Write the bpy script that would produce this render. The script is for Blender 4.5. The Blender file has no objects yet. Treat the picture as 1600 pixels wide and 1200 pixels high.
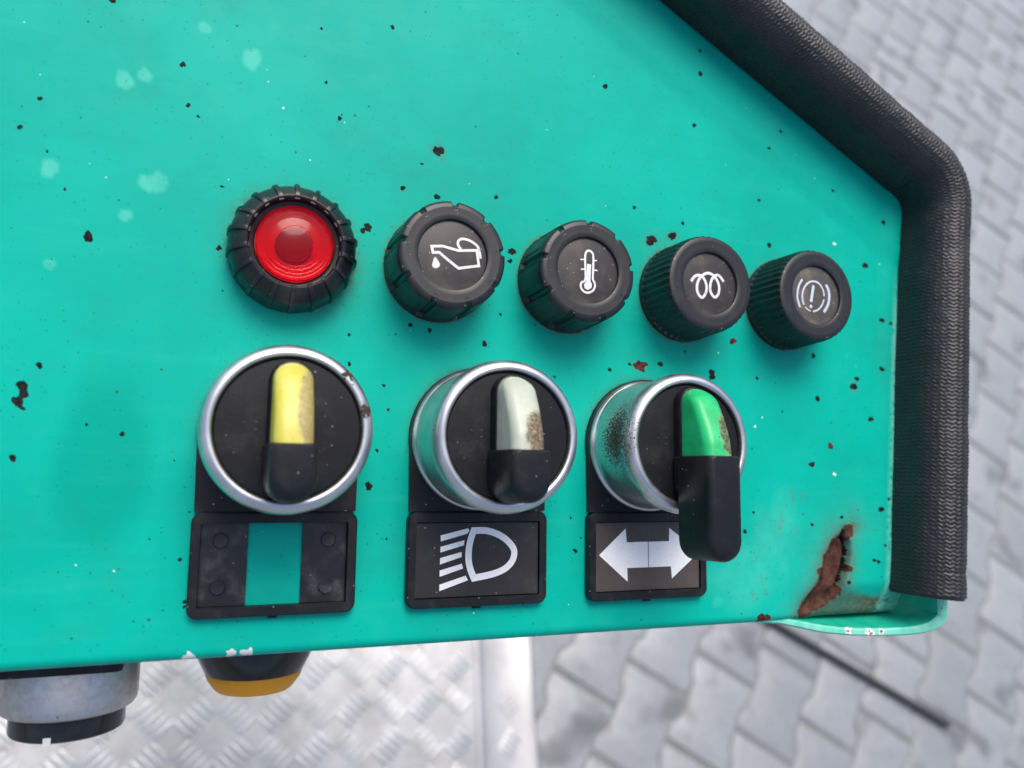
import bpy, bmesh, math, random
import numpy as np
from mathutils import Matrix, Vector

# ------------------------------------------------------------------ scene, camera, light
scn = bpy.context.scene
COL = scn.collection
MM = 0.001
def rot3(a, b, c):
    Ry = np.array([[math.cos(a),0,math.sin(a)],[0,1,0],[-math.sin(a),0,math.cos(a)]])
    Rx = np.array([[1,0,0],[0,math.cos(b),-math.sin(b)],[0,math.sin(b),math.cos(b)]])
    Rz = np.array([[math.cos(c),-math.sin(c),0],[math.sin(c),math.cos(c),0],[0,0,1]])
    return Ry @ Rx @ Rz
G3 = rot3(0.385527, -0.382888, -0.647460).T      # camera axes in the world
CAM = np.array([0.0, 0.0, 1.5416])
P3 = G3 @ rot3(-0.3604, 0.1165, 0.0124).T        # console panel axes in the world
PORG = CAM + P3 @ np.array([0, 0, -0.156])       # panel origin in the world
PM = Matrix([list(P3[i]) + [PORG[i]] for i in range(3)] + [[0,0,0,1]])

cam = bpy.data.cameras.new('camera')
cam.sensor_width = 36.0
cam.lens = 1219.4 / 1600 * 36.0
cam.clip_start = 0.005
cam.clip_end = 500
cam.dof.use_dof = True
cam.dof.focus_distance = 0.162
cam.dof.aperture_fstop = 14.0
co = bpy.data.objects.new('camera', cam); COL.objects.link(co)
co.matrix_world = Matrix([list(G3[i]) + [CAM[i]] for i in range(3)] + [[0,0,0,1]])
scn.camera = co

SUN_DIR = Vector((-0.52, 0.85, 0)).normalized()
SUN_EL = math.radians(64)
SUN_AZ = math.atan2(SUN_DIR.x, SUN_DIR.y)
world = bpy.data.worlds.new('World'); scn.world = world; world.use_nodes = True
nt = world.node_tree; nt.nodes.clear()
wo = nt.nodes.new('ShaderNodeOutputWorld'); bg = nt.nodes.new('ShaderNodeBackground')
sky = nt.nodes.new('ShaderNodeTexSky'); sky.sky_type = 'NISHITA'; sky.sun_disc = False
sky.sun_elevation = SUN_EL; sky.sun_rotation = SUN_AZ
sky.air_density = 0.9; sky.dust_density = 4.5; sky.ozone_density = 0.6
bg.inputs['Strength'].default_value = 0.12
nt.links.new(sky.outputs[0], bg.inputs[0]); nt.links.new(bg.outputs[0], wo.inputs[0])
sl = bpy.data.lights.new('sun', 'SUN'); sl.energy = 1.3; sl.angle = math.radians(36); sl.color = (1, .97, .92)
so = bpy.data.objects.new('sun', sl); COL.objects.link(so)
d = SUN_DIR * math.cos(SUN_EL) + Vector((0, 0, math.sin(SUN_EL)))
so.rotation_euler = d.to_track_quat('Z', 'Y').to_euler(); so.location = (0, 0, 6)
vs = scn.view_settings
vs.view_transform = 'Standard'; vs.look = 'None'; vs.gamma = 1; vs.use_curve_mapping = False
vs.exposure = 0.8
scn.cycles.use_denoising = True
scn.cycles.max_bounces = 10

# ------------------------------------------------------------------ material helpers
class NB:
    """small node builder"""
    def __init__(s, name):
        s.m = bpy.data.materials.new(name); s.m.use_nodes = True
        s.t = s.m.node_tree; s.t.nodes.clear()
        s.o = s.t.nodes.new('ShaderNodeOutputMaterial'); s.b = s.t.nodes.new('ShaderNodeBsdfPrincipled')
        s.t.links.new(s.b.outputs[0], s.o.inputs['Surface'])
        s._c = None
    def n(s, typ, **kw):
        x = s.t.nodes.new(typ)
        for k, v in kw.items(): setattr(x, k, v)
        return x
    def l(s, a, b): s.t.links.new(a, b)
    def put(s, sock, v):
        if isinstance(v, bpy.types.NodeSocket): s.l(v, sock)
        else: sock.default_value = v
    def set(s, **kw):
        for k, v in kw.items(): s.put(s.b.inputs[k.replace('_', ' ')], v)
    def coord(s, kind='Object'):
        if s._c is None: s._c = s.n('ShaderNodeTexCoord')
        return s._c.outputs[kind]
    def math(s, op, a, b=0.0, c=0.0, clamp=False):
        x = s.n('ShaderNodeMath', operation=op, use_clamp=clamp)
        s.put(x.inputs[0], a); s.put(x.inputs[1], b); s.put(x.inputs[2], c)
        return x.outputs[0]
    def sep(s, v):
        x = s.n('ShaderNodeSeparateXYZ'); s.l(v, x.inputs[0]); return x.outputs
    def noise(s, scale, detail=3, rough=.5, vec=None, off=None):
        x = s.n('ShaderNodeTexNoise'); x.inputs['Scale'].default_value = scale
        x.inputs['Detail'].default_value = detail; x.inputs['Roughness'].default_value = rough
        v = vec if vec is not None else s.coord()
        if off:
            mp = s.n('ShaderNodeMapping'); s.l(v, mp.inputs[0]); mp.inputs['Location'].default_value = off; v = mp.outputs[0]
        s.l(v, x.inputs['Vector'])
        return x.outputs['Fac']
    def ss(s, v, a, b, lo=0.0, hi=1.0):
        x = s.n('ShaderNodeMapRange', interpolation_type='SMOOTHSTEP', clamp=True)
        s.put(x.inputs[0], v); s.put(x.inputs[1], a); s.put(x.inputs[2], b); s.put(x.inputs[3], lo); s.put(x.inputs[4], hi)
        return x.outputs[0]
    def mix(s, f, a, b):
        x = s.n('ShaderNodeMix', data_type='RGBA')
        s.put(x.inputs[0], f)
        for sock, v in ((x.inputs[6], a), (x.inputs[7], b)):
            if isinstance(v, bpy.types.NodeSocket): s.l(v, sock)
            else: sock.default_value = (*v, 1)
        return x.outputs[2]
    def mixf(s, f, a, b):
        x = s.n('ShaderNodeMix', data_type='FLOAT')
        s.put(x.inputs[0], f); s.put(x.inputs[2], a); s.put(x.inputs[3], b)
        return x.outputs[0]
    def attr(s, name):
        x = s.n('ShaderNodeAttribute'); x.attribute_name = name; return x.outputs['Fac']
    def specks(s, scale, amount, size, off=None):
        v = s.n('ShaderNodeTexVoronoi'); v.inputs['Scale'].default_value = scale
        c = s.coord()
        if off:
            mp = s.n('ShaderNodeMapping'); s.l(c, mp.inputs[0]); mp.inputs['Location'].default_value = off; c = mp.outputs[0]
        s.l(c, v.inputs['Vector'])
        h = s.sep(v.outputs['Color'])
        keep = s.math('GREATER_THAN', h[0], 1 - amount)
        rad = s.math('MULTIPLY', h[1], size)
        near = s.math('LESS_THAN', v.outputs['Distance'], rad)
        return s.math('MULTIPLY', keep, near)
    def bump(s, h, dist, strength=1.0):
        x = s.n('ShaderNodeBump'); x.inputs['Strength'].default_value = strength
        x.inputs['Distance'].default_value = dist; s.put(x.inputs['Height'], h)
        s.l(x.outputs[0], s.b.inputs['Normal'])

def plastic(name, base, rough, dust=(.12,.115,.105), dust_amt=.25, speck=.05, bump=2e-5, spec=.5):
    k = NB(name)
    big = k.noise(180, 4, .6); fine = k.noise(2500, 3, .6)
    df = k.math('MULTIPLY', k.ss(big, .45, .75), dust_amt)
    df = k.math('MULTIPLY', df, k.ss(fine, .35, .65, .4, 1))
    c = k.mix(df, base, dust)
    sp = k.specks(1500, speck, .25)
    c = k.mix(k.math('MULTIPLY', sp, .6), c, (.35,.33,.30))
    k.set(Base_Color=c, Roughness=k.mixf(df, rough, .75), Specular_IOR_Level=spec)
    k.bump(k.math('ADD', fine, k.math('MULTIPLY', big, .6)), bump, .7)
    return k.m

def make_paint():
    k = NB('teal_paint')
    n1 = k.noise(22, 4, .6); n2 = k.noise(900, 3, .6); n3 = k.noise(120, 4, .65)
    base = k.mix(k.ss(n1, .3, .7), (.000, .345, .262), (.000, .405, .308))
    base = k.mix(k.math('MULTIPLY', k.ss(n3, .50, .78), .13), base, (.03, .46, .32))
    pale = k.attr('pale')
    base = k.mix(k.math('MULTIPLY', pale, k.ss(n3, .25, .6, .2, .6)), base, (.10, .54, .42))
    damp = k.attr('damp')
    base = k.mix(k.math('MULTIPLY', damp, .7), base, (.0, .29, .215))
    mp = k.n('ShaderNodeMapping'); k.l(k.coord(), mp.inputs[0]); mp.inputs['Rotation'].default_value = (0,0,.9); mp.inputs['Scale'].default_value = (18,260,1)
    wipe = k.noise(1.0, 4, .7, vec=mp.outputs[0])
    base = k.mix(k.ss(wipe, .52, .75, 0, .16), base, (.03,.45,.34))
    base = k.mix(k.ss(wipe, .45, .28, 0, .14), base, (.01,.25,.19))
    grime = k.noise(38, 5, .7, off=(5,1,0))
    base = k.mix(k.ss(grime, .50, .72, 0, .26), base, (.02,.21,.16))
    stain = k.math('MULTIPLY', k.attr('stain'), k.ss(n3, .3, .6, .80, 1))
    base = k.mix(stain, base, k.mix(k.ss(n2, .35, .65), (.060,.042,.031), (.135,.103,.074)))
    # fine dark and pale fly specks
    s1 = k.specks(420, .30, .12); s2 = k.specks(1100, .45, .22, (3,1,2)); s3 = k.specks(330, .16, .09, (7,2,1))
    base = k.mix(k.math('MULTIPLY', s2, k.ss(n1, .35, .65, .25, .75)), base, (.01, .14, .11))
    base = k.mix(k.math('MULTIPLY', s1, .75), base, (.012, .05, .045))
    base = k.mix(k.math('MULTIPLY', s3, .8), base, (.45, .66, .58))
    dirt = k.math('MULTIPLY', k.attr('dirt'), k.ss(n2, .32, .62))  # real dirt, plus the contact shade painted around the lamps
    dirt_shade = k.math('MULTIPLY', dirt, k.ss(n3, .3, .6, .5, 1))
    base = k.mix(dirt_shade, base, k.mix(k.ss(k.attr('dirt'), .6, 1.0), (.10,.115,.078), (.105,.075,.050)))
    rust = k.ss(k.math('ADD', k.attr('rust'), k.math('MULTIPLY', k.math('SUBTRACT', n3, .5), .35)), .38, .55)
    rn = k.noise(420, 5, .7); rb = k.noise(150, 3, .5, off=(4,4,4))
    rc = k.mix(k.ss(rn, .3, .7), (.030, .013, .010), (.115, .055, .034))
    rc = k.mix(k.ss(rb, .45, .7, 0, .75), rc, (.045, .013, .016))
    rim = k.ss(k.math('ABSOLUTE', k.math('SUBTRACT', rust, .35)), .0, .3, .8, 0)
    rim = k.math('MULTIPLY', rim, k.ss(k.attr('rust'), .02, .2))
    base = k.mix(k.math('MULTIPLY', rim, k.ss(n2, .45, .6)), base, (.30, .42, .30))
    base = k.mix(rust, base, rc)
    brown = k.attr('brown')
    base = k.mix(k.ss(brown, .3, .6), base, k.mix(k.ss(n2, .35, .6), (.018,.010,.008), (.11,.035,.022)))
    chip = k.ss(k.attr('chip'), .35, .6)
    base = k.mix(chip, base, k.mix(k.ss(n2, .35, .65), (.006,.006,.007), (.020,.019,.019)))
    wh = k.ss(k.attr('white'), .35, .6)
    base = k.mix(wh, base, (.72, .72, .70))
    edge = k.attr('edge')
    base = k.mix(k.math('MULTIPLY', edge, k.ss(n2, .3, .55)), base, (.16, .56, .44))
    r = k.mixf(dirt_shade, k.mixf(k.ss(n3, .3, .7), .38, .5), .8)
    r = k.mixf(damp, r, .30); r = k.mixf(chip, k.mixf(rust, r, .85), .7)
    k.set(Base_Color=base, Roughness=r, Specular_IOR_Level=.10)
    h = k.math('ADD', k.math('MULTIPLY', k.noise(450, 2, .5), .5), k.math('MULTIPLY', rust, k.math('MULTIPLY', rn, 4)))
    h = k.math('SUBTRACT', h, k.math('MULTIPLY', chip, 2.2))
    k.bump(h, 6e-5, .8)
    return k.m

def make_plain_paint(name, c1, c2, rough):
    k = NB(name); n = k.noise(260, 4, .65); f = k.noise(1500, 3, .6)
    base = k.mix(k.ss(n, .35, .65), c1, c2)
    sp = k.specks(420, .25, .18)
    base = k.mix(k.math('MULTIPLY', sp, .6), base, (.05,.06,.05))
    for px, py, pz, pr in ((.147,-.0366,.0016,.0009),(.1526,-.0371,.0026,.0011),(.1556,-.0370,.0032,.0007)):
        v = k.n('ShaderNodeVectorMath', operation='DISTANCE'); k.l(k.coord(), v.inputs[0]); v.inputs[1].default_value = (px,py,pz)
        dd = k.math('ADD', v.outputs['Value'], k.math('MULTIPLY', k.math('SUBTRACT', k.noise(900, 3, .6), .5), .0030))
        base = k.mix(k.math('LESS_THAN', dd, pr), base, k.mix(k.math('LESS_THAN', dd, pr*.35), (.72,.72,.68), (.10,.06,.03)))
    k.set(Base_Color=base, Roughness=rough); k.bump(f, 3e-5, .6)
    return k.m

def make_chrome(name, soot=0.0, flakes=(), rough=0.0):
    k = NB(name)
    n = k.noise(1500, 3, .6); b = k.noise(160, 4, .6)
    c = k.mix(k.ss(b, .3, .7), (.56,.57,.58), (.66,.67,.68))
    sp = k.math('MULTIPLY', k.specks(900, .06, .22), .8)
    met = 1.0
    r = k.mixf(k.ss(b, .4, .75), .34, .44)
    mask = sp
    if soot:
        x, y, z = k.sep(k.coord())
        dx = k.math('DIVIDE', k.math('ADD', x, .0145), .0075)
        dy = k.math('DIVIDE', k.math('SUBTRACT', y, .0015), .0085)
        dz = k.math('DIVIDE', k.math('SUBTRACT', z, .0125), .0070)
        e = k.math('ADD', k.math('MULTIPLY', dx, dx), k.math('ADD', k.math('MULTIPLY', dy, dy), k.math('MULTIPLY', dz, dz)))
        near = k.math('POWER', 2.718, k.math('MULTIPLY', e, -.9))
        gr = k.noise(2300, 4, .75)
        dots = k.ss(k.math('ADD', gr, k.math('MULTIPLY', near, .34)), .66, .76)
        mask = k.math('MAXIMUM', sp, k.math('MULTIPLY', dots, k.ss(near, .05, .4)))
    for px, py, pr in flakes:
        v = k.n('ShaderNodeVectorMath', operation='DISTANCE'); k.l(k.coord(), v.inputs[0]); v.inputs[1].default_value = (px,py,.0187)
        dd = k.math('ADD', v.outputs['Value'], k.math('MULTIPLY', k.math('SUBTRACT', k.noise(1100, 4, .7), .5), .0042))
        mask = k.math('MAXIMUM', mask, k.ss(dd, pr*.9, pr, 1, 0))
    if rough:
        gr = k.noise(700, 5, .75); c = k.mix(k.ss(gr, .35, .75, .15, .75), c, (.46,.41,.36)); r = k.mixf(k.ss(gr, .3, .7), .36+rough, .5+rough)
    c = k.mix(mask, c, (.034,.024,.017))
    k.set(Base_Color=c, Roughness=k.mixf(mask, r, .8), Metallic=k.math('SUBTRACT', 1.0, mask))
    k.bump(n, 1.2e-5, .5)
    return k.m

def make_insert(name, c1, c2, dirtc, cx, cy, sx, sy, seed, sss=.15, amt=1.0):
    """glowing-plastic lens of a switch lever with a worn, grimy side"""
    k = NB(name)
    x, y, z = k.sep(k.coord())
    n = k.noise(240, 4, .6, off=(seed,0,0)); f = k.noise(1700, 4, .7, off=(0,seed,0)); m = k.noise(700, 4, .7, off=(seed,seed,0))
    c = k.mix(k.ss(n, .3, .7), c1, c2)
    dx = k.math('DIVIDE', k.math('SUBTRACT', x, cx), sx); dy = k.math('DIVIDE', k.math('SUBTRACT', y, cy), sy)
    e = k.math('ADD', k.math('MULTIPLY', dx, dx), k.math('MULTIPLY', dy, dy))
    near = k.math('POWER', 2.718, k.math('MULTIPLY', e, -1.0))
    stain = k.ss(k.math('ADD', near, k.math('MULTIPLY', k.math('SUBTRACT', m, .5), .7)), .20, .46)
    worn = k.ss(near, .12, .5)
    c = k.mix(k.math('MULTIPLY', worn, .5), c, (.42,.37,.20))
    g = k.math('MULTIPLY', stain, k.ss(f, .30, .62, .45, 1)); g = k.math('MULTIPLY', g, amt)
    c = k.mix(g, c, dirtc)
    sp = k.specks(700, .05, .2, (seed, 3, 1))
    c = k.mix(sp, c, (.03,.025,.02))
    k.set(Base_Color=c, Roughness=k.mixf(g, .38, .75), Subsurface_Weight=sss, Subsurface_Scale=.002)
    k.b.inputs['Subsurface Radius'].default_value = (1, 1, 1)
    k.bump(k.math('ADD', f, m), 4e-5, .5)
    return k.m

M = {}
M['paint'] = make_paint()
M['paint_flange'] = make_plain_paint('teal_flange_paint', (.000,.38,.26), (.02,.44,.31), .4)
M['paint_lit_edge'] = make_plain_paint('sky_lit_mint_edge', (.10,.52,.38), (.20,.60,.46), .5)  # same flange paint made paler: sky light and slight wear painted in
M['bezel_black'] = plastic('ribbed_black_plastic', (.0055,.0060,.0078), .36, dust_amt=.15, speck=.10, bump=3e-5)
M['cap_black'] = plastic('matte_black_cap', (.0080,.0088,.0112), .42, dust_amt=.12, speck=.05)
M['dial_black'] = plastic('dusty_black_dial', (.0040,.0046,.0065), .46, dust_amt=.14, speck=.16, bump=4e-5, spec=.28)
M['handle_black'] = plastic('worn_black_handle', (.0060,.0070,.0095), .38, dust=(.07,.058,.048), dust_amt=.25, speck=.04, spec=.30)
M['plate_black'] = plastic('black_legend_plate', (.0050,.0057,.0080), .45, dust=(.10,.095,.09), dust_amt=.22, speck=.10, spec=.3)
M['floor_black'] = plastic('glossy_black_recess', (.007,.008,.012), .30, dust=(.13,.125,.115), dust_amt=.55, speck=.08)
M['label_black'] = plastic('black_print_label', (.012,.011,.012), .50, dust_amt=.2, speck=.10)
M['label_brown'] = plastic('faded_brown_label', (.062,.047,.040), .60, dust_amt=.3, speck=.05)
M['face_grey'] = plastic('dusty_dark_face', (.022,.020,.020), .40, dust=(.15,.10,.07), dust_amt=.45, speck=.12)
M['face_dirty'] = plastic('worn_greybrown_face', (.050,.046,.040), .5, dust=(.22,.18,.12), dust_amt=.7, speck=.1)
M['gloss_black'] = plastic('glossy_black_button', (.010,.010,.012), .18, dust_amt=.1, speck=.03, bump=1e-5)
M['chrome'] = make_chrome('satin_chrome')
M['chrome_flaked'] = make_chrome('flaked_chrome', flakes=((.0096,.0098,.0011),(.0131,.0036,.0012),(.0098,.0088,.0005)))
M['collar'] = make_chrome('tarnished_chrome', rough=.06)
M['chrome_soot'] = make_chrome('sooty_chrome', 1)
M['yellow'] = make_insert('yellow_lever_plastic', (.50,.44,.035), (.58,.53,.11), (.17,.105,.04), .0027, .0028, .0020, .0066, 1.0, amt=.6)
M['white'] = make_insert('white_lever_plastic', (.37,.41,.34), (.45,.475,.39), (.085,.048,.022), .0021, -.0001, .0025, .0040, 5.0)
M['green'] = make_insert('green_lever_plastic', (.004,.38,.11), (.012,.50,.17), (.050,.040,.020), .0026, .0012, .0020, .0042, 9.0)

def make_print(name, c, wear):
    k = NB(name); f = k.noise(900, 4, .7); g = k.noise(2600, 3, .6)
    w = k.math('MULTIPLY', k.ss(f, .58, .72), wear)
    k.set(Base_Color=k.mix(w, k.mix(k.ss(g, .3, .7), c, tuple(v*.9 for v in c)), (.10,.09,.08)), Roughness=.5)
    return k.m
M['print'] = make_print('white_print', (.88,.88,.87), .2)
M['print_icon'] = make_print('dusty_white_print', (.68,.68,.67), .75)
M['print_worn'] = make_print('worn_bluish_print', (.52,.57,.66), .8)
def make_lens():
    k = NB('red_lens_plastic'); f = k.noise(700, 3, .6)
    k.set(Base_Color=(.95,.018,.05,1), Roughness=k.ss(f, .3, .7, .09, .14), Transmission_Weight=.92, IOR=1.30, Specular_IOR_Level=.5)
    return k.m
M['lens'] = make_lens()
def simple(name, c, rough, metal=0.0):
    k = NB(name); f = k.noise(600, 3, .6)
    k.set(Base_Color=k.mix(f, tuple(v*.9 for v in c), tuple(min(1, v*1.1) for v in c)), Roughness=rough, Metallic=metal); return k.m
M['reflector'] = simple('lamp_reflector', (.66,.60,.60), .6)
M['bulb'] = simple('lamp_bulb_socket', (.04,.025,.035), .5)
M['orange'] = simple('amber_plastic', (.98,.36,.004), .5)
M['white_plastic'] = simple('white_plastic', (.55,.55,.53), .5)
M['dark_steel'] = simple('dark_rod_steel', (.05,.045,.048), .5, .3)

def make_rubber():
    k = NB('knitted_black_rubber'); f = k.noise(2200, 4, .7); b = k.noise(90, 3, .6)
    c = k.mix(k.ss(b, .35, .7), (.013,.013,.015), (.021,.021,.0225))
    c = k.mix(k.math('MULTIPLY', k.ss(f, .55, .75), .35), c, (.075,.07,.068))
    k.set(Base_Color=c, Roughness=.44, Specular_IOR_Level=.40, Coat_Weight=.12, Coat_Roughness=.34, Sheen_Weight=.2, Sheen_Roughness=.30); k.bump(f, 5e-5, .7); return k.m
M['rubber'] = make_rubber()

def make_paver():
    k = NB('grey_concrete_paver')
    oi = k.n('ShaderNodeObjectInfo'); geo = k.n('ShaderNodeNewGeometry')
    p = geo.outputs['Position']
    a = k.noise(6, 4, .6, vec=p); b = k.noise(45, 5, .7, vec=p); g = k.noise(350, 3, .7, vec=p)
    c = k.mix(oi.outputs['Random'], (.215,.230,.247), (.275,.291,.309))
    c = k.mix(k.ss(b, .4, .75, 0, .5), c, (.15,.165,.185))
    c = k.mix(k.ss(b, .3, .42, .45, 0), c, (.42,.44,.46))
    c = k.mix(k.ss(g, .5, .8, 0, .35), c, (.14,.15,.16))
    st = k.noise(9, 2, .4, vec=p, off=(3.1, 1.7, 0))
    c = k.mix(k.ss(st, .56, .70, 0, .7), c, (.075,.078,.082))
    k.set(Base_Color=c, Roughness=k.ss(b, .3, .7, .24, .42), Specular_IOR_Level=.55, Sheen_Weight=.55, Sheen_Roughness=.45)
    k.bump(k.math('ADD', g, b), .0012, .6); return k.m
M['paver'] = make_paver()
def make_sand():
    k = NB('grey_joint_sand'); a = k.noise(40, 5, .7); g = k.noise(500, 3, .7)
    k.set(Base_Color=k.mix(k.ss(a, .3, .7), (.150,.157,.160), (.195,.202,.206)), Roughness=.9); k.bump(g, .001, .6); return k.m
M['sand'] = make_sand()
def make_alu(name, c1, c2, dirt):
    k = NB(name); a = k.noise(18, 5, .65); g = k.noise(260, 4, .7)
    c = k.mix(k.ss(a, .35, .7), c1, c2)
    d = k.ss(k.noise(45, 4, .7, off=(2,2,2)), .48, .75, 0, dirt)
    c = k.mix(d, c, (.30,.285,.25))
    k.set(Base_Color=c, Roughness=k.mixf(k.ss(g, .3, .7), .36, .50), Metallic=k.math('SUBTRACT', .9, d)); k.bump(g, .0002, .5); return k.m
M['alu'] = make_alu('worn_aluminium', (.40,.41,.42), (.30,.305,.31), .6)
M['alu_ledge'] = make_alu('bare_aluminium', (.43,.44,.45), (.36,.365,.37), .3)
M['alu_rib'] = make_alu('polished_aluminium', (.56,.57,.58), (.45,.455,.46), .3)

# ------------------------------------------------------------------ object helpers
def link(o, parent=None):
    COL.objects.link(o)
    if parent is not None: o.parent = parent
    return o
def mesh(name, V, F, mat, parent=None, smooth=True, sharp=35, mats=None, fm=None):
    me = bpy.data.meshes.new(name)
    me.from_pydata([tuple(map(float, v)) for v in V], [], F)
    for m_ in (mats or [mat]): me.materials.append(m_)
    if fm is not None: me.polygons.foreach_set('material_index', fm)
    me.validate(); me.update()
    bm = bmesh.new(); bm.from_mesh(me); bmesh.ops.recalc_face_normals(bm, faces=bm.faces); bm.to_mesh(me); bm.free()
    if smooth:
        me.polygons.foreach_set('use_smooth', [True]*len(me.polygons))
        me.set_sharp_from_angle(angle=math.radians(sharp))
    return link(bpy.data.objects.new(name, me), parent)
def mm(name, V, F, mat, parent=None, **k):
    """vertices given in millimetres"""
    return mesh(name, np.asarray(V, float)*MM, F, mat, parent, **k)
class Geo:
    def __init__(s): s.V = []; s.F = []
    def add(s, V, F):
        o = len(s.V); s.V += [tuple(v) for v in V]; s.F += [tuple(i+o for i in f) for f in F]; return s
    def box(s, x0, x1, y0, y1, z0, z1):
        V = [(x,y,z) for z in (z0,z1) for y in (y0,y1) for x in (x0,x1)]
        return s.add(V, [(0,1,3,2),(4,6,7,5),(0,4,5,1),(1,5,7,3),(3,7,6,2),(2,6,4,0)])
    def loops(s, L, cap0=True, cap1=True, closed=True):
        n = len(L[0]); V = [p for l in L for p in l]; F = []
        for i in range(len(L)-1):
            for j in range(n if closed else n-1):
                k = (j+1) % n
                F.append((i*n+j, i*n+k, (i+1)*n+k, (i+1)*n+j))
        if cap0: F.append(tuple(range(n-1, -1, -1)))
        if cap1: F.append(tuple(range((len(L)-1)*n, len(L)*n)))
        return s.add(V, F)
    def prism(s, pts, z0, z1):
        return s.loops([[(x,y,z0) for x,y in pts], [(x,y,z1) for x,y in pts]])
    def lathe(s, prof, n=96, rmod=None, cap0=False, cap1=True, c=(0,0)):
        L = []
        for i, (r, z) in enumerate(prof):
            L.append([((r + (rmod(t, r, z) if rmod else 0))*math.cos(t)+c[0], (r + (rmod(t, r, z) if rmod else 0))*math.sin(t)+c[1], z) for t in (2*math.pi*j/n for j in range(n))])
        return s.loops(L, cap0, cap1)
    def make(s, name, mat, parent=None, **k): return mm(name, s.V, s.F, mat, parent, **k)
def bevel(o, w, seg=2, ang=40):
    b = o.modifiers.new('bevel', 'BEVEL'); b.width = w*MM; b.segments = seg; b.limit_method = 'ANGLE'; b.angle_limit = math.radians(ang)
    b.harden_normals = False
    return o
def thing(name, label, cat, loc, group=None, rot=None):
    o = bpy.data.objects.new(name, None); o.empty_display_size = .01
    COL.objects.link(o)
    m_ = PM @ Matrix.Translation(Vector(loc)*MM)
    if rot is not None: m_ = m_ @ rot
    o.matrix_world = m_
    o['label'] = label; o['category'] = cat
    if group: o['group'] = group
    return o
def rrect(x0, x1, y0, y1, r, k=5):
    pts = []
    for cx, cy, a0 in ((x1-r,y1-r,0),(x0+r,y1-r,90),(x0+r,y0+r,180),(x1-r,y0+r,270)):
        for i in range(k+1):
            a = math.radians(a0 + 90*i/k); pts.append((cx+r*math.cos(a), cy+r*math.sin(a)))
    return pts
def smooth_path(pts, n=6, closed=False):
    """Catmull-Rom through the points"""
    P = [np.array(p, float) for p in pts]; out = []
    N = len(P); R = N if closed else N-1
    for i in range(R):
        g = (lambda j: P[j % N]) if closed else (lambda j: P[max(0, min(N-1, j))])
        a, b, c, d_ = g(i-1), g(i), g(i+1), g(i+2)
        for j in range(n):
            t = j/n
            out.append(.5*((2*b)+(-a+c)*t+(2*a-5*b+4*c-d_)*t*t+(-a+3*b-3*c+d_)*t**3))
    if not closed: out.append(P[-1])
    return [tuple(p) for p in out]
def ribbon(G, pts, w, z, closed=False, z0=None):
    """flat printed stroke of width w along pts"""
    P = [np.array(p, float) for p in pts]; N = len(P); L = []; R = []
    for i in range(N):
        if closed: a, b = P[(i-1) % N], P[(i+1) % N]
        else: a, b = P[max(0,i-1)], P[min(N-1,i+1)]
        d0 = P[i]-a; d1 = b-P[i]
        d0 = d0/np.linalg.norm(d0) if np.linalg.norm(d0) > 1e-9 else d1/np.linalg.norm(d1)
        d1 = d1/np.linalg.norm(d1) if np.linalg.norm(d1) > 1e-9 else d0
        n0 = np.array([-d0[1], d0[0]]); n1 = np.array([-d1[1], d1[0]]); m_ = n0+n1; m_ /= max(np.linalg.norm(m_), 1e-6)
        k_ = min(w/2/max(m_@n0, .35), w*1.2)
        L.append(P[i]+m_*k_); R.append(P[i]-m_*k_)
    V = [(*p, z) for p in L] + [(*p, z) for p in R]; F = []
    for i in range(N if closed else N-1):
        j = (i+1) % N; F.append((i, j, N+j, N+i))
    G.add(V, F)
def flat(G, pts, z):
    G.add([(*p, z) for p in pts], [tuple(range(len(pts)))])

# ------------------------------------------------------------------ traced outlines, millimetres on the panel
OIL_BODY = [(-4.36,1.25),(-2.17,1.51),(-0.51,1.22),(1.07,0.97),(4.88,1.49),(5.42,-1.59),(1.15,-2.6),(-1.33,-0.95),(-2.83,0.17),(-4.09,0.03)]
OIL_HANDLE = [(1.59,1.29),(1.09,1.84),(0.9,2.51),(1.2,3.15),(1.99,3.49),(3.33,3.32),(4.5,2.76),(5.28,1.98),(5.75,-0.07)]
OIL_DROP = [(-3.67,-0.86),(-4.07,-1.85),(-4.2,-2.46),(-3.96,-2.91),(-3.44,-3.06),(-2.88,-2.8),(-2.65,-2.29),(-2.87,-1.72)]
TH_OUT = [(-0.69,-2.02),(-0.75,1.33),(-0.69,3.31),(-0.3,4.08),(0.2,4.3),(0.77,4.1),(1.16,3.42),(1.16,1.54),(1.05,-1.68),(1.44,-2.47),(1.56,-3.34),(1.05,-4.27),(-0.01,-4.78),(-1.02,-4.57),(-1.68,-3.81),(-1.58,-2.77)]
TH_FILL = [(-0.3,1.38),(0.66,1.33),(0.49,-2.26),(0.88,-2.89),(0.77,-3.67),(-0.01,-4.21),(-0.79,-3.93),(-1.02,-3.23),(-0.46,-2.35)]
TH_T0 = [(-1.86,2.14),(-0.8,2.26)]
TH_T1 = [(1.16,2.27),(2.01,2.31)]
TH_T2 = [(-1.75,0.04),(-0.8,0.19)]
TH_T3 = [(1.16,0.19),(2.12,0.19)]
GLOW = [(-4.9,0.06),(-4.13,1.12),(-3.06,1.61),(-1.93,1.23),(-1.14,-0.11),(-1.04,-1.64),(-1.57,-2.89),(-2.21,-3.39),(-2.95,-2.91),(-3.43,-1.87),(-3.41,-0.5),(-2.76,0.93),(-1.6,1.93),(-0.39,2.33),(0.94,1.86),(2.0,0.59),(2.35,-0.76),(2.13,-2.16),(1.34,-3.0),(0.59,-2.69),(-0.03,-1.65),(0.0,-0.16),(0.54,1.16),(1.58,2.04),(2.6,1.92),(3.61,0.8)]
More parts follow.
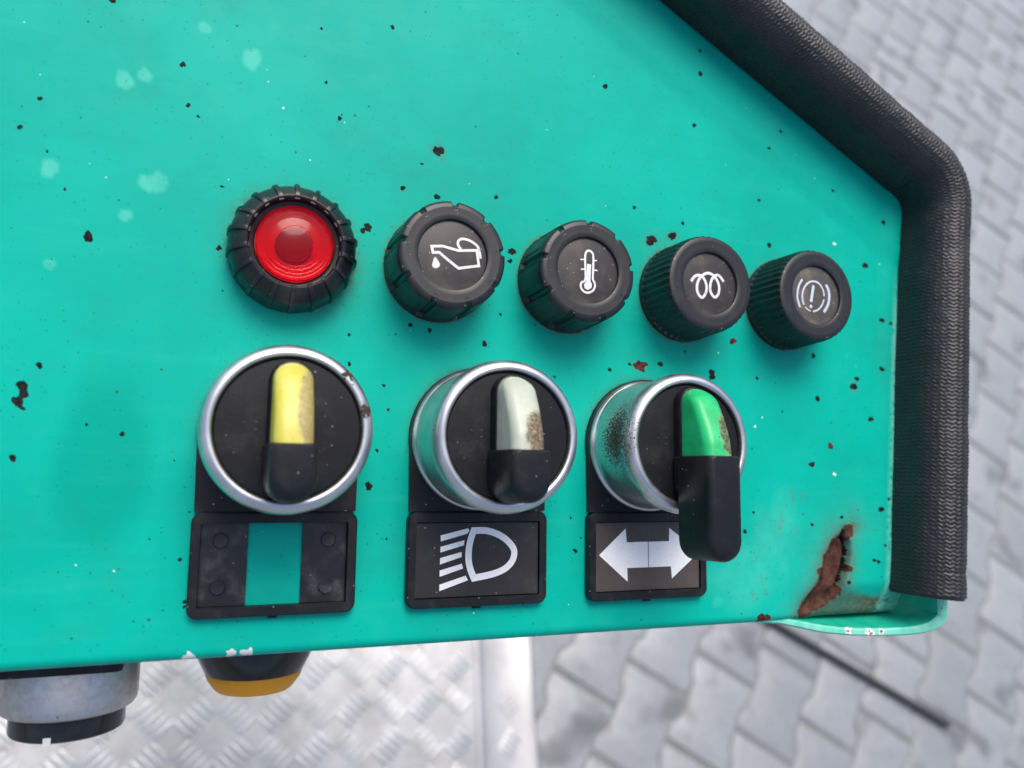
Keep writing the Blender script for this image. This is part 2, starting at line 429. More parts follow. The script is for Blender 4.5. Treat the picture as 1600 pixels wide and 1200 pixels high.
BR_C = [(2.34,-0.06),(2.25,-0.78),(2.04,-1.48),(1.71,-2.14),(1.28,-2.73),(0.77,-3.23),(0.2,-3.62),(-0.41,-3.88),(-1.04,-4.0),(-1.66,-3.98),(-2.25,-3.83),(-2.78,-3.54),(-3.25,-3.14),(-3.62,-2.62),(-3.89,-2.02),(-4.04,-1.36),(-4.08,-0.66),(-3.99,0.06),(-3.78,0.75),(-3.47,1.41),(-3.05,2.0),(-2.55,2.51),(-1.98,2.9),(-1.37,3.17),(-0.74,3.3),(-0.11,3.29),(0.48,3.15),(1.03,2.86),(1.5,2.45),(1.88,1.93),(2.16,1.33),(2.31,0.66)]
BR_L = [(-3.8,3.48),(-4.79,2.06),(-5.33,0.28),(-5.38,-1.26),(-4.72,-3.31)]
BR_R = [(3.12,2.85),(3.83,1.55),(3.96,-0.0),(3.51,-1.99),(2.22,-3.95)]
BR_E = [(-0.69,2.28),(-1.61,-1.78)]
BR_D = [(-1.65,-2.88)]
HL_D = [(-1.15,-18.68),(1.31,-18.71),(3.41,-19.23),(5.54,-20.31),(7.16,-21.81),(7.79,-23.17),(7.41,-24.87),(6.15,-26.25),(4.32,-27.16),(1.98,-27.74),(-0.97,-28.19),(-1.69,-26.55),(-2.11,-24.86),(-2.17,-22.94),(-1.86,-20.79)]
HL_B0 = [(-8.16,-19.56),(-2.01,-18.21),(-1.69,-18.67),(-2.14,-19.29),(-8.08,-20.75)]
HL_B1 = [(-8.13,-21.82),(-2.73,-20.58),(-2.81,-21.59),(-8.13,-22.95)]
HL_B2 = [(-8.15,-24.04),(-3.3,-22.92),(-3.25,-23.92),(-8.17,-25.31)]
HL_B3 = [(-8.19,-26.49),(-3.2,-25.26),(-2.9,-26.22),(-8.17,-27.71)]
HL_B4 = [(-8.18,-29.26),(-2.34,-27.67),(-1.81,-28.59),(-8.17,-30.53)]
AR_L = [(-12.25,-24.02),(-5.72,-18.39),(-5.44,-21.39),(-0.13,-21.35),(-0.12,-26.92),(-5.35,-26.95),(-5.25,-29.91)]
AR_R = [(0.06,-21.36),(5.31,-21.32),(5.41,-18.39),(13.31,-23.88),(5.98,-29.58),(5.73,-26.88),(0.07,-26.93)]
EMPTY_WIN = [(-13.31,-16.88),(13.23,-16.8),(13.21,-31.95),(-13.49,-31.92)]
EMPTY_GAP = [(-5.0,-17.02),(4.77,-17.01),(4.86,-31.95),(-4.91,-31.84)]
EMPTY_BOSS = [(-9.77,-20.02),(9.73,-20.13),(-9.89,-28.41),(9.51,-28.92)]
CHIPS = [(-9.9,77.9,0.58,0.65),(-33.1,66.6,0.46,0.54),(-35.8,60.7,0.45,0.53),(-31.3,56.9,0.3,0.36),(-23.7,42.0,0.93,1.07),(-8.5,69.9,0.46,0.51),(-6.6,68.0,0.29,0.32),(20.2,72.5,0.53,0.55),(20.7,73.4,0.26,0.27),(30.5,94.7,0.49,0.51),(15.8,91.1,0.33,0.35),(17.2,79.6,0.33,0.34),(41.3,68.9,1.29,1.28),(33.8,59.6,0.62,0.62),(41.2,58.7,0.71,0.7),(81.4,91.4,0.78,0.72),(107.5,99.5,0.77,0.67),(105.9,86.1,0.66,0.58),(107.2,105.4,0.48,0.42),(131.5,88.7,0.52,0.43),(127.9,83.6,0.51,0.43),(148.0,75.3,0.54,0.44),(124.7,69.6,0.6,0.5),(102.2,60.7,0.54,0.48),(164.7,68.8,0.8,0.63),(158.5,56.4,1.11,0.88),(127.5,58.3,0.8,0.67),(93.4,55.4,1.57,1.4),(99.2,57.2,1.25,1.1),(58.7,48.8,0.76,0.72),(88.9,62.8,0.52,0.47),(95.6,26.1,0.77,0.68),(87.5,25.6,0.5,0.44),(82.4,24.0,0.57,0.51),(109.7,24.8,1.09,0.93),(109.8,23.8,0.91,0.77),(122.8,24.3,0.57,0.47),(140.3,31.0,0.82,0.66),(162.5,28.9,0.88,0.68),(153.0,23.8,1.28,1.0),(154.2,25.9,0.85,0.67),(141.1,20.1,0.91,0.73),(158.3,15.6,0.97,0.75),(138.8,3.6,1.0,0.79),(130.1,16.5,0.39,0.32),(163.3,42.0,0.89,0.69),(165.9,41.3,0.67,0.52),(102.3,29.6,0.35,0.31),(-29.7,18.1,0.59,0.68),(-32.0,14.3,0.96,1.12),(-31.7,12.9,0.77,0.89),(-32.5,11.6,0.96,1.11),(-31.6,10.5,0.38,0.44),(-32.5,1.9,0.62,0.71),(-21.7,7.9,0.32,0.36),(-15.9,6.5,0.47,0.52),(-5.1,-15.9,0.38,0.4),(-3.9,-7.5,0.22,0.23),(-10.4,-12.1,0.21,0.23),(-3.9,-23.4,0.38,0.4),(-3.8,-24.3,0.32,0.34),(26.8,50.2,0.93,0.94),(25.8,49.4,0.66,0.67),(54.5,60.5,0.53,0.51),(36.2,30.6,0.54,0.54),(40.3,29.8,0.55,0.54),(23.7,27.6,0.38,0.39),(52.4,27.8,0.72,0.69),(24.0,21.7,0.44,0.45),(31.1,17.7,0.39,0.39),(37.7,65.5,0.35,0.35),(-1.6,54.7,0.35,0.38),(-1.5,42.5,0.58,0.63),(-0.5,34.2,0.23,0.25),(58.1,48.6,0.75,0.72),(58.0,46.5,0.6,0.57),(55.9,34.5,0.44,0.42),(28.7,-2.5,0.89,0.88),(30.2,4.6,0.39,0.38),(32.6,-12.8,0.32,0.31),(32.1,12.8,0.33,0.32),(73.9,-16.1,0.61,0.54),(68.8,21.6,0.38,0.35),(75.2,-13.3,0.31,0.27),(72.8,-9.0,0.38,0.34),(-22.8,88.1,0.66,0.76),(-28.1,50.3,0.25,0.3),(160.1,-7.5,0.96,0.73),(138.2,-11.2,0.59,0.47),(120.8,-8.1,0.46,0.38),(118.2,-12.6,0.64,0.52),(157.3,-20.3,0.63,0.48),(158.5,-20.7,0.63,0.48),(148.6,-25.4,0.81,0.62),(147.7,-9.4,0.61,0.48),(160.6,-16.6,0.53,0.4),(162.6,-4.9,0.65,0.49)]
BROWN = [(90.0,25.3,1.35,1.19),(91.2,25.7,0.85,0.75),(115.9,33.0,0.93,0.79),(144.8,8.3,0.92,0.73),(123.3,-32.8,1.48,1.17),(122.1,-32.9,1.1,0.88)]
WHITE = [(-2.4,-33.1,0.75,0.78),(-3.1,-33.3,0.53,0.56),(4.5,-33.2,0.89,0.91),(6.9,-33.3,0.79,0.8),(7.8,-33.1,0.68,0.69),(148.4,61.2,0.75,0.61),(121.9,12.5,0.56,0.47),(145.9,1.3,0.82,0.64),(-21.8,-16.5,0.25,0.27),(-15.6,-17.5,0.25,0.28)]
PALE = [(-19.7,72.8,1.53,1.75),(-16.4,74.5,1.23,1.39),(2.6,81.7,1.85,2.0),(-30.7,53.9,1.42,1.66),(-14.5,53.5,1.54,1.73),(-12.7,53.9,1.66,1.86),(-17.9,46.8,1.07,1.21),(-29.4,36.3,0.9,1.05),(110.3,-28.4,1.58,1.3),(-6.4,86.3,1.07,1.19)]
SCRAPES = [(129.1,-9.9,1.34,1.07),(128.3,-11.8,1.14,0.91),(121.0,-18.8,1.1,0.89),(119.9,-19.9,0.92,0.74),(132.8,-4.9,0.97,0.78),(132.1,-3.1,0.97,0.78),(133.5,-12.7,1.55,1.23),(135.7,-4.2,1.18,0.94),(122.7,-23.7,1.11,0.89),(120.4,-27.4,1.46,1.18),(123.7,-26.8,1.11,0.89)]
RUST = [(151.1,-11.6),(147.9,-13.2),(145.2,-14.7),(143.5,-16.7),(141.8,-19.0),(141.3,-21.3),(139.8,-24.3),(137.7,-27.3),(135.3,-29.5),(133.7,-32.1),(134.8,-33.4),(138.5,-31.9),(143.5,-30.6),(146.2,-27.7),(147.0,-24.6),(148.4,-20.7),(148.9,-17.6),(148.2,-15.2)]
CRACK = [(148.6,-12.6),(148.3,-14.1),(149.0,-16.0),(149.1,-18.9),(148.1,-22.3),(146.7,-25.3),(145.8,-27.6)]
DIRT = [(133.7,-34.2),(136,-31.5),(141,-29.2),(150,-28.7),(160,-29.8),(166,-31),(166,-34.8),(150,-35),(134,-34.6)]
FINGER = [(-18.8,1.7)]

# ------------------------------------------------------------------ the ground
def smoothstep(a, b, v):
    t = np.clip((v-a)/(b-a), 0, 1); return t*t*(3-2*t)
rng = np.random.default_rng(7); random.seed(7)
gx = np.concatenate([[-60,-25,-10], np.arange(-6, 6.01, .5), [10,25,60]]); gn = len(gx)
GV = [(x, y, -.0035) for y in gx for x in gx]
GF = [(j*gn+i, j*gn+i+1, (j+1)*gn+i+1, (j+1)*gn+i) for j in range(gn-1) for i in range(gn-1)]
pavement = mesh('pavement', GV, GF, M['sand'], smooth=False)
pavement['kind'] = 'structure'
pavement['label'] = 'grey interlocking concrete paver ground far below the console'

HW, WA = 78.0, 63.0
def paver_outline(inset):
    pts = []
    side = [(-99.0,HW),(-63,HW),(-37,WA),(37,WA),(63,HW),(99.0,HW)]
    a = [(w-2.0-inset, max(-93.5+inset, min(93.5-inset, p))) for p, w in side]
    return a + [(-x, y) for x, y in a[::-1]]
def paver_geo(G, dx=0, dy=0, seed=0):
    r = random.Random(seed)
    z1 = r.uniform(-1.2, 1.2); tx = r.uniform(-.006,.006); ty = r.uniform(-.006,.006)
    L = []
    for ins, z in ((0,-60),(0,-4),(1.5,-.8),(3.5,0)):
        L.append([(x+dx, y+dy, z+(z1+tx*x+ty*y if z > -50 else 0)) for x, y in paver_outline(ins)])
    G.loops(L, cap0=False)
pv = []
for s in range(5):
    G = Geo(); paver_geo(G, seed=s)
    o = G.make('paver', M['paver'], sharp=30); pv.append(o.data); bpy.data.objects.remove(o)
G3T = np.linalg.inv(G3)
def seen_at(p):
    q = G3T @ (np.array(p)-CAM)
    return 800+1219.4*q[0]/-q[2], 600-1219.4*q[1]/-q[2]
far = Geo(); npv = 0
for k in range(-24, 26):
    for j in range(-16, 28):
        x = k*141+610.86; y = j*200 + (100 if k % 2 else 0) + 306.3
        if x < -2600 or x > 4200 or y < -2600 or y > 5800: continue
        u, v = seen_at((x*MM, y*MM, 0))
        vis = (-90 < v < 1290 and u < 1700) and ((u > 800 and v > 935) or (u > 1470) or (u > 960 and v < 330 and v < 330-(1500-u)*.78+90))
        if vis and npv < 300:
            o = bpy.data.objects.new('paver', pv[rng.integers(5)]); link(o, pavement)
            o.location = (x*MM, y*MM, 0); o.rotation_euler = (0, 0, math.pi*int(rng.integers(2)))
            npv += 1
        else: paver_geo(far, x, y, k*100+j)
o = far.make('paver_field', M['paver'], pavement, sharp=30); o['kind'] = 'stuff'

# thin rod lying on the pavement
G = Geo()
a = np.array([700., 745., 12.]); b = np.array([1473., 794., 12.]); dv = (b-a)/np.linalg.norm(b-a); sd = np.cross(dv, [0,0,1]); up = np.array([0,0,1.])
L = []
for p, r in ((a,8),(b-dv*3,8),(b,5.5)):
    L.append([tuple(p + r*(math.cos(t)*sd+math.sin(t)*up)) for t in (2*math.pi*i/16 for i in range(16))])
G.loops(L)
o = G.make('steel_rod', M['dark_steel'])
o['label'] = 'thin dark straight rod lying across the grey pavers at lower right'; o['category'] = 'rod'

# ------------------------------------------------------------------ aluminium tread platform under the console
plat = bpy.data.objects.new('tread_platform', None); COL.objects.link(plat); plat.location = (0, 0, .76)
plat['label'] = 'silver aluminium tread plate platform with upturned edge below the console'; plat['category'] = 'platform'
e0 = np.array([158., 233.]); ed = np.array([.528, -.849]); en = np.array([.849, .528])   # bend line, outward normal
def PL(s, n, z): return (*(e0 + ed*s - en*n), z)
G = Geo(); V = []
for z in (-3, 0):
    V += [PL(-350,0,z), PL(520,0,z), PL(520,900,z), PL(-350,900,z)]
G.add(V, [(0,1,2,3),(4,5,6,7),(0,1,5,4),(1,2,6,5),(2,3,7,6),(3,0,4,7)])
G.make('floor_plate', M['alu'], plat, smooth=False)
G = Geo(); L = []
for s in np.linspace(-60, 520, 30):
    w = .5*math.sin(s*.07)
    prof = [(4,-3.2),(3.5,.6),(1.5,1.6),(-1,1.7),(-3,.9),(-6,.2),(-50+w,0),(-53+w,1.0),(-55+w,1.8),(-57+w,1.7),(-58.5+w,.6),(-59+w,-1.5),(-59+w,-40),(-56,-40),(-55,-6.5),(-3,-6.5)]
    L.append([PL(s, n, z) for n, z in prof])
G.loops(L)
bevel(G.make('edge_ledge', M['alu_ledge'], plat, sharp=50), .4)
def rib(G, c, ang, frame, ln=12, w=2.2, h=1.5):
    ca, sa = math.cos(ang), math.sin(ang); st = [(-1,.12,0),(-.8,.62,.6),(-.4,.95,1),(.4,.95,1),(.8,.62,.6),(1,.12,0)]
    L = []
    for t, wf, hf in st:
        row = []
        for u_, hh in ((-1,-.2),(-.45,.85*hf),(.45,.85*hf),(1,-.2)):
            a_ = c[0]+ca*t*ln-sa*u_*w*wf; b_ = c[1]+sa*t*ln+ca*u_*w*wf
            row.append(frame(a_, b_, hh*h))
        L.append(row)
    G.loops(L, True, True)
G = Geo(); cell = 34.0
fl = lambda a_, b_, h_: PL(a_, b_, h_)
for i in range(-12, 19):
    for j in range(0, 17):
        cx = i*cell+8; cy = j*cell+20
        if cx < -340 or cx > 505: continue
        an = math.pi/4*(1 if (i+j) % 2 else -1)
        for q in range(-2, 3):
            off = q*6.3
            c = (cx - math.sin(an)*off, cy + math.cos(an)*off)
            if c[1] < 12: continue
            rib(G, c, an, fl)
o = G.make('raised_tread', M['alu_rib'], plat, sharp=60); o['kind'] = 'stuff'
G = Geo()
for i in range(3, 15):
    cx = i*cell+14; an = math.pi/4*(1 if i % 2 else -1)
    for q in range(-2, 3):
        off = q*5.0; rib(G, (cx-math.sin(an)*off, -30+math.cos(an)*off*.8), an, lambda a_, b_, h_: PL(a_, b_, h_+.1), ln=10, w=1.5)
o = G.make('raised_tread', M['alu_rib'], plat, sharp=60); o['kind'] = 'stuff'
G = Geo(); V = []
for z in (-640, -40):
    V += [PL(-340,60,z), PL(470,60,z), PL(470,880,z), PL(-340,880,z)]
G.add(V, [(0,1,2,3),(4,5,6,7),(0,1,5,4),(1,2,6,5),(2,3,7,6),(3,0,4,7)])
bevel(G.make('unseen_chassis', M['dark_steel'], plat, smooth=False), 8)  # unseen box added under the platform to shade the nearby pavers
for s, n in ((-300,120),(460,120),(-300,820),(460,820)):
    G = Geo(); c = e0+ed*s-en*n; G.box(c[0]-25, c[0]+25, c[1]-25, c[1]+25, -760, -640.5); G.make('leg', M['dark_steel'], plat, smooth=False)

# ------------------------------------------------------------------ green control console
console = thing('control_console', 'worn turquoise sheet metal control console with chipped paint and rusty corner', 'control panel', (0,0,0))
n1, D1 = np.array([.4747, .8802]), 147.2      # inner edge of the rubber trim, sloping part
n2, D2 = np.array([.9959, -.0903]), 163.3     # and the part along the right side
TW = 5.75
xs = np.concatenate([np.arange(-130, -46, 4), np.arange(-46, 183.1, .3)])
yl = list(np.concatenate([np.arange(175, 130, -3), np.arange(130, -31.9, -.3)])); zl = [0.0]*len(yl)
BR = 2.0
for i in range(9):
    a_ = math.pi/2*i/8; yl.append(-31.9-BR*math.sin(a_)); zl.append(-BR+BR*math.cos(a_))
for z in np.linspace(-4, -85, 12): yl.append(-33.9); zl.append(z)
ys = np.array(yl); z0 = np.array(zl)
X, Y = np.meshgrid(xs, ys); Z = np.repeat(z0[:,None], len(xs), 1)
top = (Z > -2.2)
d1 = D1 - (X*n1[0]+Y*n1[1]); d2 = D2 - (X*n2[0]+Y*n2[1])
def vnoise(X, Y, sc, seed):
    r = np.random.default_rng(seed); T = r.random((64, 64))
    x = X/sc; y = Y/sc; xi = np.floor(x).astype(int); yi = np.floor(y).astype(int); fx = x-xi; fy = y-yi
    fx = fx*fx*(3-2*fx); fy = fy*fy*(3-2*fy)
    g = lambda a_, b_: T[a_ % 64, b_ % 64]
    return (g(xi,yi)*(1-fx)+g(xi+1,yi)*fx)*(1-fy)+(g(xi,yi+1)*(1-fx)+g(xi+1,yi+1)*fx)*fy
rise = 1.0*smoothstep(18, 12, d1)*.55 + .6*smoothstep(12, 0, d1) + .8*smoothstep(7, 0, d2)
rise += (.30*(vnoise(X, Y, 24, 1)-.5) + .24*(vnoise(X, Y, 9, 2)-.5))*smoothstep(108, 140, X)*smoothstep(45, 10, Y) + .16*(vnoise(X, Y, 30, 4)-.5) + .05*(vnoise(X, Y, 40, 3)-.5)
def poly_dist(P, X, Y):
    """signed distance, positive inside"""
    P = np.array(P, float); n = len(P); D = np.full(X.shape, 1e9); S = np.zeros(X.shape, bool)
    for i in range(n):
        a_, b_ = P[i], P[(i+1) % n]; e = b_-a_
        t = np.clip(((X-a_[0])*e[0]+(Y-a_[1])*e[1])/(e@e), 0, 1)
        D = np.minimum(D, np.hypot(X-a_[0]-t*e[0], Y-a_[1]-t*e[1]))
        c = ((a_[1] > Y) != (b_[1] > Y)) & (X < (b_[0]-a_[0])*(Y-a_[1])/(b_[1]-a_[1]+1e-12)+a_[0]); S ^= c
    return np.where(S, D, -D)
def seg_dist(P, X, Y):
    P = np.array(P, float); D = np.full(X.shape, 1e9); sgn = np.zeros(X.shape)
    for a_, b_ in zip(P[:-1], P[1:]):
        e = b_-a_; t = np.clip(((X-a_[0])*e[0]+(Y-a_[1])*e[1])/(e@e), 0, 1)
        dd = np.hypot(X-a_[0]-t*e[0], Y-a_[1]-t*e[1]); m_ = dd < D
        sgn = np.where(m_, np.sign(e[0]*(Y-a_[1])-e[1]*(X-a_[0])), sgn); D = np.minimum(D, dd)
    return D, sgn
ci = np.searchsorted(xs, 112); 
Xc, Yc = X[:,ci:], Y[:,ci:]
rd = poly_dist(RUST, Xc, Yc)
rust = np.zeros(X.shape); rust[:,ci:] = smoothstep(-1.3, 1.1, rd + .5 + 2.0*(vnoise(Xc, Yc, 1.7, 5)-.5) + 1.2*(vnoise(Xc, Yc, .7, 6)-.5))
cd, cs = seg_dist(CRACK, Xc, Yc)
dent = -1.3*smoothstep(-1.0, 2.0, rd)
dent += np.where(cs > 0, .9*np.exp(-cd/2.2), 0)*smoothstep(-13, -15, Yc)*smoothstep(-29, -26, Yc)      # lifted lip right of the tear
dent += np.where(cs <= 0, -.9*np.exp(-(cd/.9)**2), 0)*1.0 - 3.2*np.exp(-(cd/.5)**2)*smoothstep(-12.4, -13.6, Yc)*smoothstep(-12.2, -14, Yc)*smoothstep(-28.5, -26, Yc)
dent += -.25*(vnoise(Xc, Yc, 1.1, 8))*smoothstep(-.3, .8, rd)
dent += -3.2*smoothstep(-25, -33.5, Yc)*smoothstep(128, 146, Xc)                                        # corner pressed down
rise[:,ci:] += dent
Z = Z + np.where(top, rise, 0)*np.where(top, 1, 0)
Z = np.where(~top, Z + np.where(X > 126, -3.0*smoothstep(128,146,X)*np.clip((Z+85)/83, 0, 1), 0), Z)
# wear and edge masks; dirt also carries contact shade painted at lamp bases
A = {n_: np.zeros(X.shape) for n_ in ('chip','brown','white','pale','dirt','damp','edge','stain')}
r0 = np.random.default_rng(11)
ysr = -ys
def stamp(name, L, soft, irr, grow=1.0):
    m_ = A[name]
    for x, y, rx, ry in L:
        R = max(rx, ry)*2*grow+1
        i0, i1 = np.searchsorted(xs, x-R), np.searchsorted(xs, x+R)
        j0, j1 = np.searchsorted(ysr, -(y+R)), np.searchsorted(ysr, -(y-R))
        j1 = min(j1, np.searchsorted(ysr, 33.9)+1)
        if i1 <= i0 or j1 <= j0: continue
        xx = (X[j0:j1,i0:i1]-x)/(rx*grow); yy = (Y[j0:j1,i0:i1]-y)/(ry*grow)
        an = np.arctan2(yy, xx); ph = r0.uniform(0, 6.28, 4)
        rr = 1+irr*(.5*np.sin(2*an+ph[0])+.35*np.sin(3*an+ph[1])+.3*np.sin(5*an+ph[2])+.2*np.sin(7*an+ph[3]))
        v = smoothstep(1+soft, 1-soft, np.hypot(xx, yy)/rr)
        m_[j0:j1,i0:i1] = np.maximum(m_[j0:j1,i0:i1], v)
stamp('chip', CHIPS, .30, .30, .86)
ex = [(r0.uniform(-40,160), r0.uniform(-30,110), q, q) for q in r0.uniform(.09,.15,30)]
stamp('chip', ex, .5, .3)
stamp('brown', BROWN, .3, .35); stamp('white', [(x,y,a_*(.6 if y > -30 else 1),b_*(.6 if y > -30 else 1)) for x,y,a_,b_ in WHITE], .25, .4); stamp('pale', PALE, .3, .18)
stamp('dirt', [(x,y,a_*.55,b_*1.2) for x,y,a_,b_ in SCRAPES], .6, .5)
stamp('dirt', [(x,y,a_*1.5,b_*1.5) for x,y,a_,b_ in CHIPS if a_ > 1.2], .7, .3); A['dirt'] *= .45
stamp('damp', [(-18.8,1.7,7.5,16)], .35, .08)
stamp('pale', [(118,-22,9,8),(127,-14,6,9),(112,-12,5,9)], .5, .25); A['pale'] = np.where(X > 105, A['pale']*.45, A['pale'])
LP = [(11.9,43.0),(41.67,43.0),(71.21,43.0),(101.5,43.2),(131.2,43.35)]
SW = [(11.44,7.45),(51.4,7.35),(91.13,7.05)]
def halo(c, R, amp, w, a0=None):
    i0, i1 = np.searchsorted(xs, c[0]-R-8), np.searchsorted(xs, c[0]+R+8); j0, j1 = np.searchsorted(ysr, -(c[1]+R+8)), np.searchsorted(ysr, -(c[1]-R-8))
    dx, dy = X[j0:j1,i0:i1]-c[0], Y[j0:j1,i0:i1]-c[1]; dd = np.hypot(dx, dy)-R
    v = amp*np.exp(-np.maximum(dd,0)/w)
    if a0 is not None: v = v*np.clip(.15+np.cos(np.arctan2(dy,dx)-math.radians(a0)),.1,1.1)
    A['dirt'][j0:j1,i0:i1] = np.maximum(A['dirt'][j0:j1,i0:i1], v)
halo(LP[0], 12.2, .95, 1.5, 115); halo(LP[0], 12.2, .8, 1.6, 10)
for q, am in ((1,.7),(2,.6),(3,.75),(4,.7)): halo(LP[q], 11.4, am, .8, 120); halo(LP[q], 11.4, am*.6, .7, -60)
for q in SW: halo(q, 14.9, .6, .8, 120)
for q in LP: halo(q, 11.5, 1.0, .35)  # tight dark ring at each lamp base: contact shade painted into the dirt mask
dd = poly_dist(DIRT, Xc, Yc)
A['dirt'][:,ci:] = np.maximum(A['dirt'][:,ci:], 1.0*np.exp(-np.maximum(-rd,0)/2.6))
A['edge'] = smoothstep(2.0, .3, d2)*smoothstep(60, 40, Y)*.8
A['edge'] = np.maximum(A['edge'], np.where((Y < -33.6) & (z0[:,None] < -1.0) & (z0[:,None] > -3), .8, 0))
keep = (d1 > -TW) & (d2 > -TW)
fk = keep[:-1,:-1] & keep[1:,:-1] & keep[:-1,1:] & keep[1:,1:]
ny, nx = X.shape
idx = np.arange(ny*nx).reshape(ny, nx)
quads = np.stack([idx[:-1,:-1][fk], idx[1:,:-1][fk], idx[1:,1:][fk], idx[:-1,1:][fk]], 1)
used = np.zeros(ny*nx, bool); used[quads.ravel()] = True
remap = np.cumsum(used)-1; quads = remap[quads]
V = np.stack([X.ravel()[used], Y.ravel()[used], Z.ravel()[used]], 1)*MM
def big_mesh(name, V, quads, mat, parent, attrs=None, sharp=None):
    me = bpy.data.meshes.new(name); n = len(quads)
    me.vertices.add(len(V)); me.vertices.foreach_set('co', V.astype(np.float32).ravel())
    me.loops.add(n*4); me.loops.foreach_set('vertex_index', quads.astype(np.int32).ravel())
    me.polygons.add(n); me.polygons.foreach_set('loop_start', np.arange(0, n*4, 4, dtype=np.int32))
    me.polygons.foreach_set('use_smooth', np.ones(n, bool))
    me.materials.append(mat); me.update(calc_edges=True)
    for k_, v in (attrs or {}).items():
        at = me.attributes.new(k_, 'FLOAT', 'POINT'); at.data.foreach_set('value', v.astype(np.float32))
    return link(bpy.data.objects.new(name, me), parent)
A['stain'][:,ci:] = np.maximum(.9*np.exp(-np.maximum(-rd,0)/1.7), .95*smoothstep(-1.6, 1.0, dd + 1.5*(vnoise(Xc, Yc, 2.5, 41)-.5)))*(.82+.18*vnoise(Xc, Yc, 3, 42)); A['stain'] *= np.where(z0[:,None] > -3, 1, .12); A['rust'] = rust; A['chip'][:,ci:] = np.maximum(A['chip'][:,ci:], smoothstep(.44, .20, cd + .4*(vnoise(Xc, Yc, 1.2, 17)-.5))*smoothstep(-12.6, -14, Yc)*smoothstep(-27.4, -25, Yc))
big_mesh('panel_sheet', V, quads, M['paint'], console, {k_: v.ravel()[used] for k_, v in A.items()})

# folded flange around the corner, sky light painted into its slightly worn top edge
FP = [(122,-34.0,-1.2,1.6),(128,-34.6,-.9,1.6),(133,-35.6,-.4,1.7),(139,-36.9,.3,1.8),(145,-37.7,1.2,1.8),(151,-38.1,2.4,1.8),(158,-38.2,4.0,1.9),(164,-37.9,5.6,2.0),(168,-37.3,6.6,2.3),(171,-36.2,7.1,2.8),(172.9,-34.6,7.4,3.2),(173.4,-32,7.6,3.4),(173.2,-29,7.7,3.4),(172.6,-24,7.8,3.4)]
cl2 = D2+TW
for y in (-15, 10, 35, 60): FP.append((( cl2+1.7+.0903*y)/.9959, y, 7.8, 3.4))
FPs = smooth_path(FP, 4)
G = Geo(); L = []; P = np.array(FPs)
for i in range(len(P)):
    t = P[min(i+1,len(P)-1),:2]-P[max(i-1,0),:2]; t /= np.linalg.norm(t); nin = np.array([-t[1], t[0]])
    p, zt, th = P[i,:2], P[i,2], P[i,3]
    lean = np.array([0, 2.4]) if P[i,1] < -33.5 else np.array([0,0])
    q = p+nin*th; zb = min(-13.0, zt-14)
    L.append([(*(p),zt-.5),(*(p+nin*.4),zt),(*(q-nin*.4),zt),(*q,zt-.4),(*(q+lean),zb),(*(p+lean),zb)])
n_ = 6; G.loops(L)
fm = [1 if (f < (len(P)-1)*n_ and f % n_ in (0,1,2)) else 0 for f in range(len(G.F))]
o = G.make('corner_flange', M['paint_flange'], console, sharp=30, mats=[M['paint_flange'], M['paint_lit_edge']], fm=fm)
o['label'] = 'bent corner flange with pale, slightly worn top edge painted as sky-lit'

# knitted rubber edge trim
def on(n, D, other, D_): return np.linalg.solve(np.array([n, other]), np.array([D, D_]))
c1, c2 = D1+TW, D2+TW
t1 = np.array([n1[1], -n1[0]]); t2 = np.array([n2[1], -n2[0]])      # travel: down the slope, then down the side
cor = on(n1, c1, n2, c2)
fr = 13.0; ang = math.acos(np.clip(t1@t2, -1, 1)); tl = fr*math.tan(ang/2)
pa = cor-t1*tl; pb = cor+t2*tl; cc = pa - n1*fr
end = cor + t2*((-28.6-cor[1])/t2[1]); st = cor - t1*180
path = []; DS = .22
ln = np.linalg.norm(pa-st); path += [st+t1*s for s in np.arange(0, ln, DS)]
a0 = math.atan2(*(pa-cc)[::-1]); path += [cc+fr*np.array([math.cos(a0-s), math.sin(a0-s)]) for s in np.arange(0, ang, DS/fr)]
ln = np.linalg.norm(end-pb); path += [pb+t2*s for s in np.arange(0, ln, DS)]
path = np.array(path); tg = np.gradient(path, axis=0); tg /= np.linalg.norm(tg, axis=1)[:,None]
nrm = np.stack([-tg[:,1], tg[:,0]], 1)                               # points outward (left of travel)
sec = [(-TW,0),(-TW+.05,3),(-TW+.25,5.5)] + [(-TW+7.2-6.95*math.cos(math.radians(a_)), 6.0+8.8*math.sin(math.radians(a_))) for a_ in range(6, 91, 7)] + [(TW-4.3+4.3*math.sin(math.radians(a_)), 10.2+4.6*math.cos(math.radians(a_))) for a_ in range(0, 91, 10)] + [(TW,4),(TW-.1,-1),(TW-1,-2)]
sec = np.array(sec); sl_ = np.concatenate([[0], np.cumsum(np.linalg.norm(np.diff(sec,axis=0),axis=1))])
tt = np.arange(0, sl_[-1], .24); so_ = np.interp(tt, sl_, sec[:,0]); sz_ = np.interp(tt, sl_, sec[:,1])
for _ in range(3):
    so_[1:-1] = (so_[:-2]+so_[1:-1]*2+so_[2:])/4; sz_[1:-1] = (sz_[:-2]+sz_[1:-1]*2+sz_[2:])/4
g = np.stack([np.gradient(so_), np.gradient(sz_)], 1); g /= np.linalg.norm(g, axis=1)[:,None]; sn = np.stack([-g[:,1], g[:,0]], 1)
S_, T_ = np.meshgrid(np.arange(len(path))*DS, tt, indexing='ij')
tri = lambda v: 2*np.abs(v-np.floor(v+.5))
ph = S_/.98 + .55*tri(T_/1.7) + .5*vnoise(S_, T_, 4, 21)
row = .5+.5*np.cos(2*np.pi*ph)
dash = .5+.5*np.cos(2*np.pi*(T_/1.05 + .5*np.floor(ph)))
